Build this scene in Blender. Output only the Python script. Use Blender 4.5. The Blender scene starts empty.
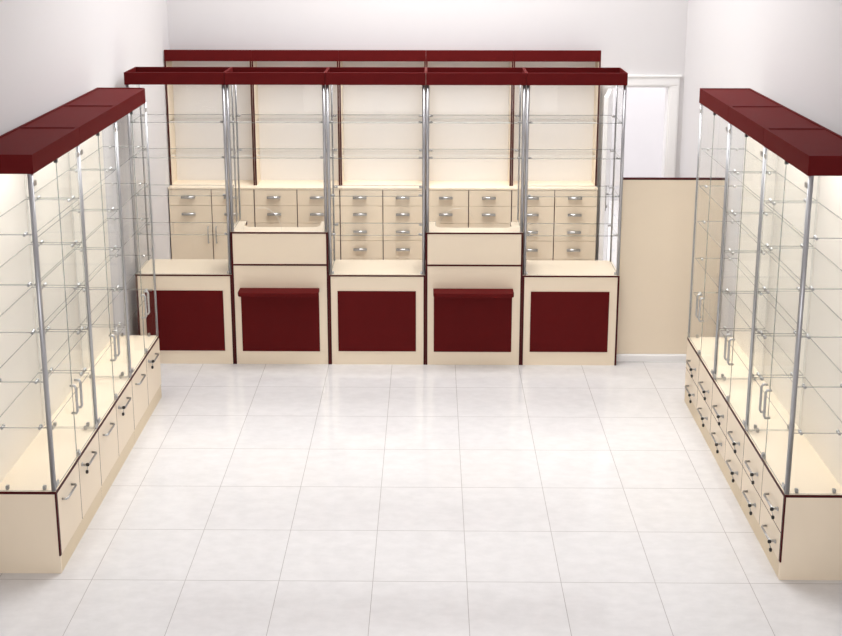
import bpy, math, random
from mathutils import Matrix, Vector
random.seed(4)
S = bpy.context.scene
COL = S.collection
R = math.radians

# ------------------------------------------------------------------ materials
def new_mat(name):
    m = bpy.data.materials.new(name); m.use_nodes = True
    nt = m.node_tree; nt.nodes.clear()
    out = nt.nodes.new('ShaderNodeOutputMaterial')
    return m, nt, out

def laminate(name, col, rough=0.4, var=0.03, scale=9.0, stretch=(1, 1, 1), spec=0.5, coat=0.0):
    """plain laminate / paint with a faint procedural variation"""
    m, nt, out = new_mat(name)
    b = nt.nodes.new('ShaderNodeBsdfPrincipled')
    tc = nt.nodes.new('ShaderNodeTexCoord'); mp = nt.nodes.new('ShaderNodeMapping')
    mp.inputs['Scale'].default_value = stretch
    nz = nt.nodes.new('ShaderNodeTexNoise'); nz.inputs['Scale'].default_value = scale
    nz.inputs['Detail'].default_value = 4
    mx = nt.nodes.new('ShaderNodeMix'); mx.data_type = 'RGBA'
    mx.inputs['A'].default_value = tuple(c * (1 - var) for c in col) + (1,)
    mx.inputs['B'].default_value = tuple(min(1, c * (1 + var)) for c in col) + (1,)
    nt.links.new(tc.outputs['Object'], mp.inputs['Vector']); nt.links.new(mp.outputs[0], nz.inputs['Vector'])
    nt.links.new(nz.outputs['Fac'], mx.inputs['Factor']); nt.links.new(mx.outputs['Result'], b.inputs['Base Color'])
    b.inputs['Roughness'].default_value = rough
    b.inputs['Specular IOR Level'].default_value = spec
    b.inputs['Coat Weight'].default_value = coat
    b.inputs['Coat Roughness'].default_value = 0.1
    nt.links.new(b.outputs[0], out.inputs[0])
    return m

def metal(name, col, rough):
    m, nt, out = new_mat(name)
    b = nt.nodes.new('ShaderNodeBsdfPrincipled')
    nz = nt.nodes.new('ShaderNodeTexNoise'); nz.inputs['Scale'].default_value = 40
    mr = nt.nodes.new('ShaderNodeMapRange'); mr.inputs['To Min'].default_value = rough * .85; mr.inputs['To Max'].default_value = rough * 1.15
    nt.links.new(nz.outputs['Fac'], mr.inputs['Value']); nt.links.new(mr.outputs[0], b.inputs['Roughness'])
    b.inputs['Base Color'].default_value = (*col, 1); b.inputs['Metallic'].default_value = 1
    nt.links.new(b.outputs[0], out.inputs[0])
    return m

def glass(name, tint, gain=1.0):
    """thin architectural glass: clear, with a Fresnel mirror on the outward faces"""
    m, nt, out = new_mat(name)
    tr = nt.nodes.new('ShaderNodeBsdfTransparent'); tr.inputs[0].default_value = (*tint, 1)
    gl = nt.nodes.new('ShaderNodeBsdfGlossy'); gl.inputs['Roughness'].default_value = 0.02
    fr = nt.nodes.new('ShaderNodeFresnel'); fr.inputs['IOR'].default_value = 1.5
    ge = nt.nodes.new('ShaderNodeNewGeometry')
    inv = nt.nodes.new('ShaderNodeMath'); inv.operation = 'SUBTRACT'; inv.inputs[0].default_value = gain
    mu = nt.nodes.new('ShaderNodeMath'); mu.operation = 'MULTIPLY'; mu.use_clamp = True
    mix = nt.nodes.new('ShaderNodeMixShader')
    nt.links.new(ge.outputs['Backfacing'], inv.inputs[1]); nt.links.new(inv.outputs[0], mu.inputs[0])
    nt.links.new(fr.outputs[0], mu.inputs[1]); nt.links.new(mu.outputs[0], mix.inputs[0])
    nt.links.new(tr.outputs[0], mix.inputs[1]); nt.links.new(gl.outputs[0], mix.inputs[2])
    nt.links.new(mix.outputs[0], out.inputs[0])
    return m

def glass_edge(name, col, keep):
    m, nt, out = new_mat(name)
    tr = nt.nodes.new('ShaderNodeBsdfTransparent')
    b = nt.nodes.new('ShaderNodeBsdfPrincipled'); b.inputs['Base Color'].default_value = (*col, 1)
    b.inputs['Roughness'].default_value = .12
    mix = nt.nodes.new('ShaderNodeMixShader'); mix.inputs[0].default_value = keep
    nt.links.new(tr.outputs[0], mix.inputs[1]); nt.links.new(b.outputs[0], mix.inputs[2])
    nt.links.new(mix.outputs[0], out.inputs[0])
    return m

TILE, TX, TY = 0.4637, -1.6668, 4.8794
def tile_floor():
    m, nt, out = new_mat('polished_white_tile')
    N = nt.nodes.new; L = nt.links.new
    tc = N('ShaderNodeTexCoord'); sp = N('ShaderNodeSeparateXYZ'); L(tc.outputs['Object'], sp.inputs[0])
    def math_(op, a, b=None, clamp=False):
        n = N('ShaderNodeMath'); n.operation = op; n.use_clamp = clamp
        for i, v in enumerate((a, b)):
            if v is None: continue
            if isinstance(v, (int, float)): n.inputs[i].default_value = v
            else: L(v, n.inputs[i])
        return n.outputs[0]
    masks, cells = [], []
    for ax, off, w in (('X', TX, .0030), ('Y', TY, .0030)):
        q = math_('DIVIDE', math_('SUBTRACT', sp.outputs[ax], off), TILE)
        f = math_('FRACT', q); cells.append(math_('FLOOR', q))
        d = math_('MULTIPLY', math_('MINIMUM', f, math_('SUBTRACT', 1.0, f)), TILE)
        masks.append(math_('LESS_THAN', d, w / 2))
    grout = math_('MAXIMUM', *masks)
    cb = N('ShaderNodeCombineXYZ'); L(cells[0], cb.inputs[0]); L(cells[1], cb.inputs[1])
    wn = N('ShaderNodeTexWhiteNoise'); wn.noise_dimensions = '3D'; L(cb.outputs[0], wn.inputs['Vector'])
    # every tile samples the clouding from its own place
    va = N('ShaderNodeVectorMath'); va.operation = 'MULTIPLY_ADD'
    L(wn.outputs['Color'], va.inputs[0]); va.inputs[1].default_value = (9, 9, 9); L(tc.outputs['Object'], va.inputs[2])
    mp = N('ShaderNodeMapping'); mp.inputs['Scale'].default_value = (1.0, 1.7, 1); L(va.outputs[0], mp.inputs['Vector'])
    nz = N('ShaderNodeTexNoise'); nz.inputs['Scale'].default_value = 11; nz.inputs['Detail'].default_value = 8; nz.inputs['Roughness'].default_value = .62
    L(mp.outputs[0], nz.inputs['Vector'])
    cr = N('ShaderNodeValToRGB')
    cr.color_ramp.elements[0].position = .34; cr.color_ramp.elements[0].color = (.64, .627, .625, 1)
    cr.color_ramp.elements[1].position = .66; cr.color_ramp.elements[1].color = (.695, .681, .679, 1)
    L(nz.outputs['Fac'], cr.inputs[0])
    mx = N('ShaderNodeMix'); mx.data_type = 'RGBA'; L(grout, mx.inputs['Factor'])
    L(cr.outputs[0], mx.inputs['A']); mx.inputs['B'].default_value = (.36, .34, .33, 1)
    b = N('ShaderNodeBsdfPrincipled'); L(mx.outputs['Result'], b.inputs['Base Color'])
    b.inputs['Roughness'].default_value = .10; b.inputs['Specular IOR Level'].default_value = .65
    bp = N('ShaderNodeBump'); bp.inputs['Strength'].default_value = .25; bp.inputs['Distance'].default_value = .001
    L(math_('SUBTRACT', 1.0, grout), bp.inputs['Height']); L(bp.outputs[0], b.inputs['Normal'])
    L(b.outputs[0], out.inputs[0])
    return m

CREAM = laminate('cream_laminate', (.795, .68, .525), .42, .02, 6)
RED = laminate('burgundy_laminate', (.098, .0080, .0083), .55, .06, 14, spec=.035)
BAND = laminate('dark_burgundy_edge_band', (.058, .0045, .0048), .45, .08, 14, spec=.15)
WALLP = laminate('white_wall_paint', (.655, .637, .640), .8, .008, 2.2, spec=.2)
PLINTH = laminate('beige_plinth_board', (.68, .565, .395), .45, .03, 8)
IVORY = laminate('ivory_laminate', (.855, .80, .715), .45, .015, 5, spec=.4)
BACKW = laminate('pale_back_board', (.80, .77, .735), .5, .01, 3, spec=.3)
WHITE = laminate('white_gloss_paint', (.84, .83, .82), .3, .01, 4)
ALU = metal('brushed_aluminium', (.44, .44, .455), .36)
CHROME = metal('satin_chrome', (.46, .455, .45), .28)
BLACK = laminate('black_plastic', (.02, .02, .02), .35, .1, 30)
GLASS = glass('clear_glass', (.997, .999, .998), .45)
EDGE = glass_edge('glass_edge', (.27, .31, .295), .55)
EDGEB = glass_edge('polished_glass_edge', (.90, .90, .86), .85)
FLOORM = tile_floor()

# ------------------------------------------------------------------ mesh helpers
class MB:
    def __init__(self): self.v = []; self.f = []; self.m = []; self.s = []
    def face(self, idx, m=0, smooth=False): self.f.append(idx); self.m.append(m); self.s.append(smooth)
    def box(self, x0, x1, y0, y1, z0, z1, m=0, thin=None, front=None):
        b = len(self.v)
        self.v += [(x, y, z) for z in (z0, z1) for y in (y0, y1) for x in (x0, x1)]
        for ax, q in ((2, (0, 2, 3, 1)), (2, (4, 5, 7, 6)), (1, (0, 1, 5, 4)), (1, (2, 6, 7, 3)), (0, (0, 4, 6, 2)), (0, (1, 3, 7, 5))):
            self.face([b + i for i in q], front if front is not None and q == (0, 1, 5, 4) else m if thin is None or ax == thin else 1)
        return self
    def rbox(self, x0, x1, y0, y1, z0, z1, r, axis=2, n=5, m=0, corners=(1, 1, 1, 1)):
        """box with rounded corners about one axis; corners in order --, +-, ++, -+"""
        lim = [(x0, x1), (y0, y1), (z0, z1)]
        a, c = [i for i in range(3) if i != axis]
        (a0, a1), (c0, c1) = lim[a], lim[c]
        pts = []
        for k, (pa, pc, sa, sc, st) in enumerate(((a0, c0, 1, 1, 180), (a1, c0, -1, 1, 270), (a1, c1, -1, -1, 0), (a0, c1, 1, -1, 90))):
            if not corners[k]: pts.append((pa, pc)); continue
            for j in range(n + 1):
                t = R(st + 90 * j / n)
                pts.append((pa + sa * r + r * math.cos(t), pc + sc * r + r * math.sin(t)))
        return self.prism(pts, axis, lim[axis][0], lim[axis][1], m)
    def prism(self, pts, axis, lo, hi, m=0, medge=None):
        a, c = [i for i in range(3) if i != axis]
        b = len(self.v); n = len(pts)
        for w in (lo, hi):
            for p in pts:
                q = [0, 0, 0]; q[a], q[c], q[axis] = p[0], p[1], w; self.v.append(tuple(q))
        flip = axis == 1
        f0 = list(range(b, b + n)); f1 = list(range(b + n, b + 2 * n))
        self.face(f0 if flip else f0[::-1], m); self.face(f1[::-1] if flip else f1, m)
        for i in range(n):
            j = (i + 1) % n
            q = [b + i, b + j, b + n + j, b + n + i]
            self.face(q[::-1] if flip else q, m if medge is None else medge)
        return self
    def tube(self, pts, r, n=8, m=0):
        P = [Vector(p) for p in pts]; b = len(self.v)
        prev = None
        for i, p in enumerate(P):
            d = (P[min(i + 1, len(P) - 1)] - P[max(i - 1, 0)]).normalized()
            if prev is None:
                s = d.cross(Vector((0, 0, 1)) if abs(d.z) < .9 else Vector((1, 0, 0))).normalized()
            else:
                s = (prev - d * prev.dot(d)).normalized()
            prev = s; t = d.cross(s)
            for k in range(n):
                a = 2 * math.pi * k / n
                self.v.append(tuple(p + r * (s * math.cos(a) + t * math.sin(a))))
        for i in range(len(P) - 1):
            for k in range(n):
                l = (k + 1) % n
                self.face([b + i * n + k, b + i * n + l, b + (i + 1) * n + l, b + (i + 1) * n + k], m, True)
        self.face([b + k for k in range(n)][::-1], m); e = b + (len(P) - 1) * n
        self.face([e + k for k in range(n)], m)
        return self
    def ball(self, c, r, n=8, m=0, k=5):
        b = len(self.v)
        for i in range(1, k):
            t = math.pi * i / k
            for j in range(n):
                a = 2 * math.pi * j / n
                self.v.append((c[0] + r * math.sin(t) * math.cos(a), c[1] + r * math.sin(t) * math.sin(a), c[2] + r * math.cos(t)))
        top = len(self.v); self.v.append((c[0], c[1], c[2] + r)); bot = len(self.v); self.v.append((c[0], c[1], c[2] - r))
        for j in range(n):
            l = (j + 1) % n
            self.face([top, b + j, b + l], m, True)
            self.face([bot, b + (k - 2) * n + l, b + (k - 2) * n + j], m, True)
            for i in range(k - 2):
                self.face([b + i * n + j, b + (i + 1) * n + j, b + (i + 1) * n + l, b + i * n + l], m, True)
        return self
    def build(self, name, mats, parent=None, bevel=0):
        me = bpy.data.meshes.new(name); me.from_pydata(self.v, [], self.f)
        if not isinstance(mats, (list, tuple)): mats = [mats]
        for q in mats: me.materials.append(q)
        me.polygons.foreach_set('material_index', self.m); me.polygons.foreach_set('use_smooth', self.s)
        me.update()
        o = bpy.data.objects.new(name, me); COL.objects.link(o)
        if parent: o.parent = parent
        if bevel:
            bv = o.modifiers.new('bevel', 'BEVEL'); bv.width = bevel; bv.segments = 2; bv.limit_method = 'ANGLE'
        return o

def thing(name, loc, rz=0):
    o = bpy.data.objects.new(name, None); COL.objects.link(o)
    o.empty_display_size = .1; o.location = loc; o.rotation_euler = (0, 0, R(rz)); return o
def tag(o, label, cat, group=None):
    o['label'] = label; o['category'] = cat
    if group: o['group'] = group
def structure(o): o['kind'] = 'structure'; return o
def copy_tree(o, parent=None):
    kids = list(o.children)
    c = o.copy(); COL.objects.link(c)
    if parent: c.parent = parent
    for k in kids: copy_tree(k, c)
    return c
G2 = [GLASS, EDGE]

# ------------------------------------------------------------------ small fittings
def bar_handle(parent, u, v, z, length, vertical=False, out=.026, w=.012, name='handle'):
    """flat bow handle on two feet, standing out towards -v"""
    m = MB(); h = length / 2
    if vertical:
        pts = [(u, v, z - h), (u, v - out * .8, z - h), (u, v - out, z - h + .012), (u, v - out, z + h - .012), (u, v - out * .8, z + h), (u, v, z + h)]
    else:
        pts = [(u - h, v, z), (u - h, v - out * .8, z), (u - h + .012, v - out, z), (u + h - .012, v - out, z), (u + h, v - out * .8, z), (u + h, v, z)]
    m.tube(pts, w / 2, 8)
    return m.build(name, CHROME, parent)
def lock_and_key(parent, u, v, z):
    MB().tube([(u, v, z), (u, v - .006, z)], .010, 12).build('lock', CHROME, parent)
    k = MB(); k.box(u - .0015, u + .0015, v - .026, v - .006, z - .004, z + .004)
    k.rbox(u - .002, u + .002, v - .040, v - .022, z - .010, z + .008, .006, axis=0, m=1)
    k.tube([(u, v - .030, z - .010), (u + .002, v - .027, z - .024), (u + .004, v - .024, z - .034)], .0022, 6)
    k.rbox(u + .001, u + .007, v - .031, v - .017, z - .054, z - .034, .006, axis=0, m=1)
    k.build('key', [CHROME, BLACK], parent)
def shelf_with_clamps(parent, u0, u1, v0, v1, z, vs, t=.006, edge=EDGE):
    sh = MB().box(u0, u1, v0, v1, z - t, z, thin=2).build('glass_shelf', [GLASS, edge], parent)
    for v in vs:
        for u, s in ((u0, -1), (u1, 1)):
            m = MB()
            m.tube([(u - s * .020, v, z - t / 2 - .001), (u + s * .006, v, z - t / 2 - .001)], .0075, 8)
            m.ball((u - s * .020, v, z - t / 2), .0095)
            m.build('shelf_clamp', CHROME, sh)
    return sh
def canopy(parent, w, v0, v1, z0, z1, chamfer=False, sink=.004, te=.016):
    """burgundy fascia box with a slightly sunk lid"""
    t = .016; m = MB()
    m.box(.001, w - .001, v0, v0 + t, z0, z1)
    m.box(.001, te, v0 + t, v1, z0, z1); m.box(w - te, w - .001, v0 + t, v1, z0, z1)
    m.box(te, w - te, v1 - t, v1, z0, z1)
    if chamfer:      # cut-off corner of the end unit
        m = MB(); c = .05
        out = [(0, v0), (w - c, v0), (w - c * .3, v0 + c * .3), (w, v0 + c), (w, v1), (0, v1)]
        inn = [(t, v0 + t), (w - c - .004, v0 + t), (w - c * .3 - t * .8, v0 + c * .3 + t * .8), (w - t, v0 + c + .004), (w - t, v1 - t), (t, v1 - t)]
        n = len(out)
        for ring in (out, inn):
            for z in (z0, z1): m.v += [(p[0], p[1], z) for p in ring]
        for i in range(n):
            j = (i + 1) % n
            m.face([i, j, n + j, n + i]); m.face([2 * n + j, 2 * n + i, 3 * n + i, 3 * n + j])
            m.face([n + i, n + j, 3 * n + j, 3 * n + i]); m.face([j, i, 2 * n + i, 2 * n + j])
    c = m.build('canopy', RED, parent, bevel=0)
    MB().box(t + .001, w - t - .001, v0 + t + .001, v1 - t - .001, z1 - sink - .014, z1 - sink).build('canopy_lid', RED, c)
    return c

# ------------------------------------------------------------------ side display cabinets
def side_cabinet(w, zb, zc, zt, fit, shelves, near_u, chamfer=False):
    """w wide, front at v = 0, back at v = .315; near_u = u of the end that faces the camera (None inside the row)"""
    D = .315; t = .016
    root = thing('glass_display_cabinet', (0, 0, 0))
    # base
    b = MB()
    for a, e in ((0, t), (w - t, w)):
        if near_u is not None and abs(near_u - a) < .02: b.box(a, e, .003, D, 0, zb - t)
        else: b.box(a, e, .0175, D, 0, .095, front=1).box(a, e, .0175, D, .095, zb - t, front=1)
    b.box(t, w - t, .020, D - .006, .095, .111); b.box(t, w - t, D - .006, D, 0, zb - t)
    b.box(w / 2 - t / 2, w / 2 + t / 2, .0175, D - .006, .111, zb - t, front=1)
    b.build('base', [CREAM, BAND], root)  # dark board fronts paint in the shade of the deep seams
    MB().box(t * (near_u == 0), w - t * (near_u == w), .0035, .016, 0, .091, thin=1).build('plinth', [PLINTH, BAND], root)  # dark upper edge paints the gap shade below the doors
    MB().box(0, w, .001, D, zb - t, zb - .0012, m=1).box(.0008, w - .0008, .002, D - .001, zb - .0012, zb).build('worktop', [CREAM, BAND], root)
    if near_u is not None:
        e0, e1 = (-.0012, t * .8) if near_u == 0 else (w - t * .8, w + .0012)
        MB().box(e0, e1, .0, .008, .096, zb - t).build('edge_strip', BAND, root)
    g = .0026; zl = .097; zh = zb - t - .002
    uA0, uA1 = (t if near_u == 0 else g), w / 2 - g
    uB0, uB1 = w / 2 + g, w - (t if near_u == w else g)
    if fit == 'doors':
        for k, (a, c) in enumerate(((uA0, uA1), (uB0, uB1))):
            d = MB().box(a, c, 0, .016, zl, zh, thin=1).build('base_door', [CREAM, BAND], root)
            bar_handle(d, k * w / 2 + .150, 0, .365, .145)
            if k: lock_and_key(d, uB0 + .045, 0, .385)
    else:
        zs = (.247, zh)
        for (a, c), un in (((uA0, uA1), 0), ((uB0, uB1), w / 2)):
            for z0, z1 in ((zl, .247 - g), (.247 + g, zh)):
                d = MB().box(a, c, 0, .016, z0, z1, thin=1).build('drawer', [CREAM, BAND], root)
                zc_ = (z0 + z1) / 2 - (.010 if z1 > .3 else .012)
                bar_handle(d, un + .185, 0, zc_, .140)
                lock_and_key(d, un + .268, 0, zc_ + .004)
    # glass case
    for u in (0, w):
        r = .0125 if u == near_u else .0075
        uu = u + (r if u == 0 else -r)
        MB().tube([(uu, r + .001, zb), (uu, r + .001, zc)], r, 12).build('corner_post', ALU, root)
    for u0 in (.0045, w - .0095):
        MB().box(u0, u0 + .005, .020, D - .020, zb + .001, zc - .001, thin=0).build('glass_side', G2, root)
    for k, (a, c) in enumerate(((.018, w / 2 - .0015), (w / 2 + .0015, w - .018))):
        gd = MB().box(a, c, .004, .009, zb + .006, zc - .004, thin=1).build('glass_door', G2, root)
        bar_handle(gd, w / 2 + (-.036 if k == 0 else .036), .004, .790, .150, True, .030, .014)
        for z in (zb + .03, zc - .05):
            uh = a + .012 if k == 0 else c - .012
            MB().rbox(uh - .016, uh + .016, -.002, .0035, z - .012, z + .012, .003, axis=1, n=3).build('hinge', CHROME, gd)
    MB().rbox(w / 2 - .016, w / 2 + .016, -.006, .003, zb + .012, zb + .042, .005, axis=1, n=4).tube([(w / 2, -.006, zb + .027), (w / 2, -.014, zb + .027)], .009, 12).build('door_lock', CHROME, root)
    MB().box(w / 2 - .007, w / 2 + .007, .000, .016, zc - .022, zc).build('door_catch', BLACK, root)
    MB().box(.001, w - .001, D - .012, D, zb, zc).build('back_panel', IVORY, root)
    for z in shelves:
        shelf_with_clamps(root, .0155, w - .0155, .022, D - .015, z, (.062, .245))
    for u in (.014, w - .026):
        for v in (.062, .245):
            MB().rbox(u, u + .012, v - .008, v + .008, zb, zb + .022, .004, axis=0, n=3).build('glass_clip', CHROME, root)
    canopy(root, w, -.006, D, zc, zt, chamfer)
    return root

ZS = (1.754, 1.508, 1.270, 1.018, .780)
# left row: u runs away from the camera
WL = .698; YL, XL = 4.931, -1.8307
cabL = [side_cabinet(WL - .001, .447, 2.046, 2.137, 'doors', ZS, 0)]
cabL.append(side_cabinet(WL - .001, .447, 2.046, 2.137, 'doors', ZS, None))
cabL.append(side_cabinet(WL - .001, .447, 2.046, 2.137, 'doors', ZS, None, True))
for k, c in enumerate(cabL):
    c.location = (XL, YL + k * WL, 0); c.rotation_euler.z = R(90)
gl_ = 'glass display cabinets along the left wall'
tag(cabL[0], 'tall glass display cabinet with cream base doors, nearest along the left wall', 'display cabinet', gl_)
tag(cabL[1], 'tall glass display cabinet with cream base doors, middle one along the left wall', 'display cabinet', gl_)
tag(cabL[2], 'tall glass display cabinet by left wall, farthest, its canopy corner cut off', 'display cabinet', gl_)
# right row: u runs towards the camera
WR = .6953; YR, XR = 4.909 + 3 * .6953, 1.7288
cabR = [side_cabinet(WR - .001, .4615, 2.051, 2.144, 'drawers', ZS, WR - .001), side_cabinet(WR - .001, .4615, 2.051, 2.144, 'drawers', ZS, None)]
cabR.append(copy_tree(cabR[1]))
for k, c in enumerate(cabR):
    c.location = (XR, YR - (2 - k) * WR, 0); c.rotation_euler.z = R(-90)
gr_ = 'glass display cabinets along the right wall'
tag(cabR[0], 'tall glass display cabinet over four locked drawers, nearest along the right wall', 'display cabinet', gr_)
tag(cabR[1], 'tall glass display cabinet over four locked drawers, middle one along the right wall', 'display cabinet', gr_)
tag(cabR[2], 'tall glass display cabinet over four locked drawers, farthest along the right wall', 'display cabinet', gr_)

# ------------------------------------------------------------------ counter row
YC, X0, WC = 7.6006, -2.1301, .7
w = WC - .001; CT0, CT1 = 2.073, 2.158
def case_frame(root, zb, shelves):
    for u in (.0125, w - .0125):
        p = MB().tube([(u, .0135, zb), (u, .0135, CT0)], .0115, 12)
        p.build('front_post', ALU, root)
        MB().tube([(u, .342, zb), (u, .342, CT0)], .007, 10).build('rear_post', ALU, root)
        MB().box(u - .0025, u + .0025, .027, .333, zb + .001, CT0 - .001, thin=0).build('glass_side', G2, root)
    for z in shelves:
        shelf_with_clamps(root, .022, w - .022, .018, .345, z, (.045, .30))
    canopy(root, w, -.008, .30, CT0, CT1, sink=.066, te=.009)
def low_counter():
    root = thing('display_counter', (0, 0, 0)); zb = .689; D = .365
    MB().box(.0135, w - .0135, .003, D, 0, zb - .013).build('base', CREAM, root)
    MB().box(0, .0135, 0, D, 0, zb - .013).box(w - .0135, w, 0, D, 0, zb - .013).box(0, w, 0, .0135, zb - .013, zb - .001).build('edge_trim', BAND, root)
    MB().box(.001, w - .001, .0015, D, zb - .001, zb).box(.001, w - .001, .0136, D, zb - .0125, zb - .001).build('worktop', CREAM, root)
    MB().box(.062, .630, -.002, .003, .104, .566).build('front_panel', RED, root)
    MB().box(.026, w - .026, .010, .015, zb + .001, CT0 - .001, thin=1).build('glass_front', G2, root)
    case_frame(root, zb, (1.804, 1.549, 1.273, .984))
    for u in (.030, w - .030):
        MB().rbox(u - .006, u + .006, .018, .034, zb, zb + .018, .004, axis=0, n=3).build('glass_clip', CHROME, root)
    return root
def cash_desk():
    root = thing('cash_desk', (0, 0, 0)); zb = 1.009; D = .395; e = .0135
    MB().box(e, w - e, .003, D - .03, 0, .756).box(e, w - e, .021, D - .03, .756, .769).build('base', CREAM, root)
    MB().box(e, w - e, .002, .020, .769, zb - .013).build('apron_panel', CREAM, root)
    for a in (e, w - .030):
        MB().box(a, a + .030 - e, .0201, .285, .769, zb - .013).build('cheek_board', CREAM, root)
    MB().box(0, e, 0, .285, 0, zb - .013).box(w - e, w, 0, .285, 0, zb - .013).box(0, w, 0, e, zb - .013, zb - .001).box(e, w - e, 0, e, .756, .769).build('edge_trim', BAND, root)
    def u_top(f):
        a, q, v2, r, n = .072, .128, .290, .055, 8
        pts = [(.001, f), (w - .001, f), (w - .001, v2), (w - a, v2)]
        pts += [(w - a - r + r * math.cos(R(90 * k / n)), q + r - r * math.sin(R(90 * k / n))) for k in range(n + 1)]
        pts += [(a + r - r * math.sin(R(90 * k / n)), q + r - r * math.cos(R(90 * k / n))) for k in range(n + 1)]
        return pts + [(a, v2), (.001, v2)]
    tp = MB().prism(u_top(.0015), 2, zb - .001, zb).prism(u_top(.0136), 2, zb - .0125, zb - .001).build('worktop', CREAM, root)
    eb = MB()
    for a in (.001, w - .072): eb.box(a, a + .071, .290, .2925, zb - .024, zb + .0005)
    for a in (.072, w - .074): eb.box(a, a + .002, .255, .290, zb - .024, zb + .0005)
    eb.build('edge_band', BAND, tp)
    MB().box(.060, .627, -.002, .003, .102, .586).build('front_panel', RED, root)
    bs = MB(); c = .022
    bs.prism([(.056, -.002), (.056, -.12 + c), (.056 + c * .35, -.12 + c * .3), (.056 + c, -.12), (.632 - c, -.12), (.632 - c * .35, -.12 + c * .3), (.632, -.12 + c), (.632, -.002)], 2, .560, .590)
    bs.build('bag_shelf', RED, root, bevel=.003)
    # front pane with the arched serving opening
    cu, a, h, n = .231, .136, .175, 28
    pts = [(.026, zb + .001)] + [(cu - a * math.cos(math.pi * i / n), zb + .001 + h * math.sin(math.pi * i / n)) for i in range(n + 1)]
    pts += [(w - .026, zb + .001), (w - .026, CT0 - .001), (.026, CT0 - .001)]
    MB().prism(pts, 1, .010, .0155, 0, 1).build('glass_front', [GLASS, EDGEB], root)
    case_frame(root, zb, (1.804, 1.549))
    return root
lc = low_counter(); cd = cash_desk()
units = [lc, cd, copy_tree(lc), copy_tree(cd), copy_tree(lc)]
labs = ['low counter with burgundy panel and glass case above, leftmost, meeting the left wall',
        'cash desk with arched glass opening and burgundy bag shelf, left of the two',
        'low counter with burgundy panel and glass case, middle one between two cash desks',
        'cash desk with arched glass opening and burgundy bag shelf, right of the two',
        'low counter with burgundy panel and glass case, rightmost, beside the beige partition']
for k, (o, l) in enumerate(zip(units, labs)):
    o.location = (X0 + k * WC, YC, 0)
    tag(o, l, 'cash desk' if k in (1, 3) else 'counter', 'cash desks in the counter row' if k in (1, 3) else 'low display counters in the counter row')

# ------------------------------------------------------------------ wall units behind the counter
YB, XB, WB = 8.949, -2.1926, .719
def wall_unit(with_doors):
    wb = WB - .001; root = thing('wall_cabinet', (0, 0, 0)); D = .285; zb = 1.007; t = .016; vf = .083
    b = MB()
    for u in (0, wb / 2 - t / 2, wb - t): b.box(u, u + t, .018, D, 0, zb - t)
    b.box(0, wb, .030, .040, 0, .09); b.box(t, wb - t, D - .006, D - .0005, .09, zb - t); b.box(0, wb, .0185, D, .09, .106)
    b.build('base', CREAM, root)
    MB().box(0, .0035, .006, .0178, .1, zb - t).box(wb - .0035, wb, .006, .0178, .1, zb - t).box(wb / 2 - .003, wb / 2 + .003, .008, .0178, .1, zb - t).build('edge_trim', BAND, root)
    MB().box(0, wb, -.002, D, zb - t, zb).build('worktop', CREAM, root, bevel=.001)
    rows = ((.853, zb - t - .004), (.702, .850), (.552, .699), (.390, .549))
    g = .004
    for c, (a, e) in enumerate(((g, wb / 2 - g), (wb / 2 + g, wb - g))):
        for z0, z1 in rows[:2 if with_doors else 4]:
            d = MB().box(a, e, 0, .016, z0, z1).build('drawer', CREAM, root, bevel=.001)
            m = MB(); uc = (a + e) / 2 - .012; zc = (z0 + z1) / 2 + .006
            m.tube([(uc - .057, -.020, zc), (uc + .057, -.020, zc)], .0115, 12)
            for s in (-1, 1): m.box(uc + s * .044 - .006, uc + s * .044 + .006, -.017, 0, zc - .007, zc + .007)
            m.build('handle', CHROME, d)
        z1 = .699 if with_doors else .387
        d = MB().box(a, e, 0, .016, .095, z1).build('base_door', CREAM, root, bevel=.001)
        if with_doors: bar_handle(d, wb / 2 + (-.034 if c == 0 else .034), 0, .600, .14, True, .026, .010)
    for u in (0, wb - t):
        sd = MB().box(u, u + t, vf + .002, D, zb, 2.058).build('side_panel', CREAM, root)
        MB().box(u + (0.001 if u == 0 else .002), u + t - (.001 if u else .002), vf, vf + .002, zb, 2.058).build('edge_strip', BAND, sd)
    MB().box(t, wb - t, D - .008, D - .001, zb, 2.058).build('back_panel', BACKW, root)
    for z in (1.553, 1.268):
        MB().box(t, wb - t, vf + .012, D - .009, z - .008, z, thin=2).build('glass_shelf', [GLASS, EDGEB], root)
    MB().box(0, wb, vf - .001, vf + .017, 2.0585, 2.1505).build('fascia', RED, root, bevel=.001)
    MB().box(0, wb, vf + .0175, D, 2.062, 2.076).build('top_panel', RED, root)
    return root
wd = wall_unit(True); wu = wall_unit(False)
backs = [wd, wu, copy_tree(wu), copy_tree(wu), copy_tree(wu)]
blabs = ['tall wall cabinet with drawers over two cream doors, leftmost, in the back left corner',
         'tall wall cabinet with cream drawers, second from the left on the back wall',
         'tall wall cabinet with cream drawers, middle of the five on the back wall',
         'tall wall cabinet with cream drawers, fourth from the left on the back wall',
         'tall wall cabinet with cream drawers, rightmost on the back wall, nearest the doorway']
for k, (o, l) in enumerate(zip(backs, blabs)):
    o.location = (XB + k * WB, YB, 0)
    tag(o, l, 'wall cabinet', 'tall wall cabinets on the back wall')

# ------------------------------------------------------------------ partition
pt = thing('partition_panel', (1.377, 7.690, 0))
MB().box(0, .755, 0, .018, .056, 1.378).build('board', CREAM, pt)
MB().box(0, .755, -.0012, .0192, 1.378, 1.392).build('top_edge', BAND, pt)
MB().prism([(-.012, 0), (.030, 0), (.030, .055), (-.004, .055), (-.012, .046)], 0, 0, .755).build('skirting', WHITE, pt)
tag(pt, 'plain beige partition board with burgundy top edge, closing the counter end', 'partition')

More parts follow.
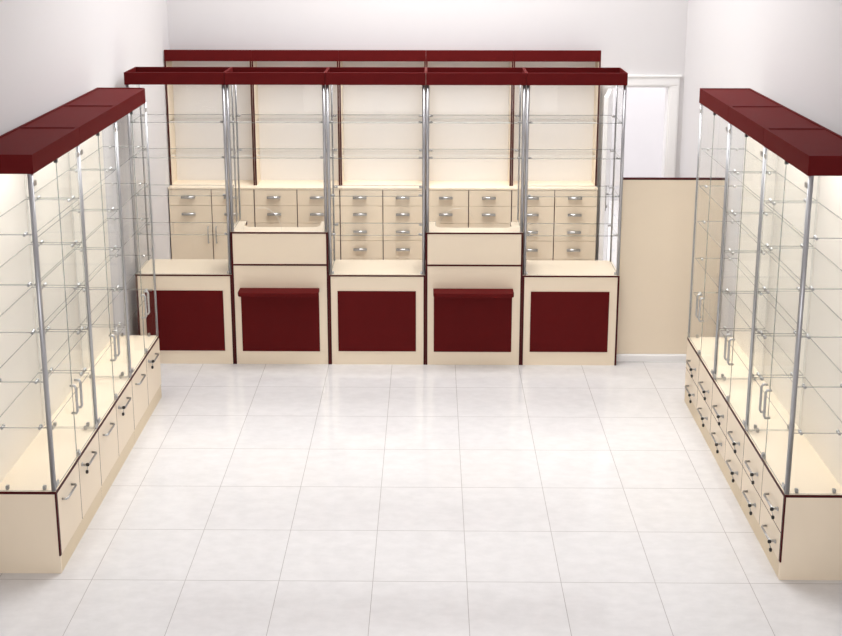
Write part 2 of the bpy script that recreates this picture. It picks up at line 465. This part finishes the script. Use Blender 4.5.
# ------------------------------------------------------------------ the room
LX, RX, BY, FY, H = -2.200, 2.140, 9.250, -1.2, 4.6
DX0, DX1, DZ = 1.535, 2.022, 1.826
structure(MB().box(LX - .1, RX + .1, FY, BY + .1, -.1, 0).box(.8, 4.1, BY + .1, 12.6, -.1, 0).build('floor', FLOORM))
structure(MB().box(LX - .1, LX, FY, BY, 0, H).build('wall_left', WALLP))
structure(MB().box(RX, RX + .1, FY, BY + .1, 0, H).build('wall_right', WALLP))
structure(MB().box(LX - .1, DX0, BY, BY + .1, 0, H).box(DX1, RX, BY, BY + .1, 0, H).box(DX0, DX1, BY, BY + .1, DZ, H).build('wall_back', WALLP))
structure(MB().box(LX - .1, RX + .1, FY - .1, FY, 0, H).build('wall_front', WALLP))
structure(MB().box(LX - .1, RX + .1, FY - .1, BY + .1, H, H + .1).box(.8, 4.1, BY + .1, 12.6, H, H + .1).build('ceiling', WALLP))
structure(MB().box(.8, 4.1, 12.5, 12.6, 0, H).box(.8, .9, BY + .1, 12.5, 0, H).box(4.0, 4.1, BY + .1, 12.5, 0, H).box(RX + .1, 4.0, BY, BY + .1, 0, H).build('wall_hallway', WALLP))
# door casing, jambs and the leaf that stands open into the shop
cz = .080; m = MB()
for x0, x1 in ((DX0 - cz, DX0), (DX1, DX1 + cz)):
    m.box(x0, x1, BY - .016, BY, 0, DZ); m.box(x0 + .012, x1 - .012, BY - .021, BY - .016, 0, DZ)
m.box(DX0 - cz, DX1 + cz, BY - .016, BY, DZ, DZ + cz); m.box(DX0 - cz - .012, DX1 + cz + .012, BY - .028, BY, DZ + cz, DZ + cz + .014)
m.box(DX0 - cz + .012, DX1 + cz - .012, BY - .021, BY - .016, DZ + .012, DZ + cz - .012)
structure(m.build('trim_1', WHITE))
m = MB().box(DX0, DX0 + .012, BY, BY + .1, 0, DZ - .012).box(DX1 - .012, DX1, BY, BY + .1, 0, DZ - .012).box(DX0, DX1, BY, BY + .1, DZ - .012, DZ)
structure(m.build('trim_2', WHITE))
L_ = .480    # leaf in its own frame: hinge at the origin, free edge at x = L_, room face at y = 0
d = structure(MB().box(0, L_, 0, .036, .008, DZ - .016).build('door_1', WHITE, bevel=.002))
d.location = (DX0 - .034, BY - .030, 0); d.rotation_euler.z = math.atan2(-.455, -.105)
h = MB().rbox(L_ - .085, L_ - .045, .0363, .043, .855, 1.065, .012, axis=1)
h.tube([(L_ - .065, .043, .995), (L_ - .065, .075, .995), (L_ - .075, .086, .995), (L_ - .175, .088, .995)], .009, 10)
h.tube([(L_ - .065, .043, .89), (L_ - .065, .052, .89)], .013, 12)
h.build('door_handle', CHROME, d)

# ------------------------------------------------------------------ lights
def area(name, loc, rot, sx, sy, power, col=(1, 1, 1), spread=180):
    l = bpy.data.lights.new(name, 'AREA'); l.shape = 'RECTANGLE'; l.size = sx; l.size_y = sy; l.energy = power; l.color = col
    o = bpy.data.objects.new(name, l); COL.objects.link(o); o.location = loc; o.rotation_euler = rot; l.spread = R(spread); return o
area('ceiling_lamp_front', (0, 3.4, 4.54), (0, 0, 0), 2.6, 2.0, 12, spread=140)
area('ceiling_lamp_middle', (0, 7.15, 4.54), (0, 0, 0), 2.6, 1.4, 94, spread=140)
area('ceiling_lamp_rear', (0, 8.55, 4.54), (0, 0, 0), 3.2, .6, 58, spread=140)
area('front_fill', (0, -1.1, 1.7), (R(90), 0, 0), 3.8, 2.6, 98)  # unseen fill added behind the camera to light the fronts facing it
area('hallway_lamp', (2.4, 11.2, 4.4), (0, 0, 0), 1.6, 1.6, 160, (.97, .98, 1))
# unseen area lights added under the lids to brighten the side cases inside
for k in range(3):
    area('case_fill', (XL - .155, YL + (k + .5) * WL, 2.110), (0, 0, 0), .24, .6, 2.6, spread=120)
    area('case_fill', (XR + .155, YR - (k + .5) * WR, 2.117), (0, 0, 0), .24, .6, 2.6, spread=120)
wl = bpy.data.worlds.new('world'); S.world = wl; wl.use_nodes = True
wl.node_tree.nodes['Background'].inputs[0].default_value = (.9, .92, 1, 1); wl.node_tree.nodes['Background'].inputs[1].default_value = .3

# ------------------------------------------------------------------ camera
cam = bpy.data.cameras.new('camera'); co = bpy.data.objects.new('camera', cam); COL.objects.link(co)
cam.sensor_width = 36; cam.lens = 1102.39 * 36 / 842; cam.shift_y = -160 / 842; cam.clip_start = .05
M = Matrix.Rotation(R(.5132), 4, 'Z') @ Matrix.Rotation(R(90 - 12.1023), 4, 'X') @ Matrix.Rotation(R(.0225), 4, 'Z')
co.matrix_world = Matrix.Translation((.0046, 0, 3.1832)) @ M
S.camera = co
S.view_settings.view_transform = 'Standard'; S.view_settings.look = 'None'
S.view_settings.gamma = 1; S.view_settings.use_curve_mapping = False
S.view_settings.exposure = 0.07
S.cycles.transparent_max_bounces = 64; S.cycles.max_bounces = 10; S.cycles.diffuse_bounces = 6; S.cycles.glossy_bounces = 5
S.cycles.use_denoising = True; S.cycles.caustics_reflective = False; S.cycles.caustics_refractive = False
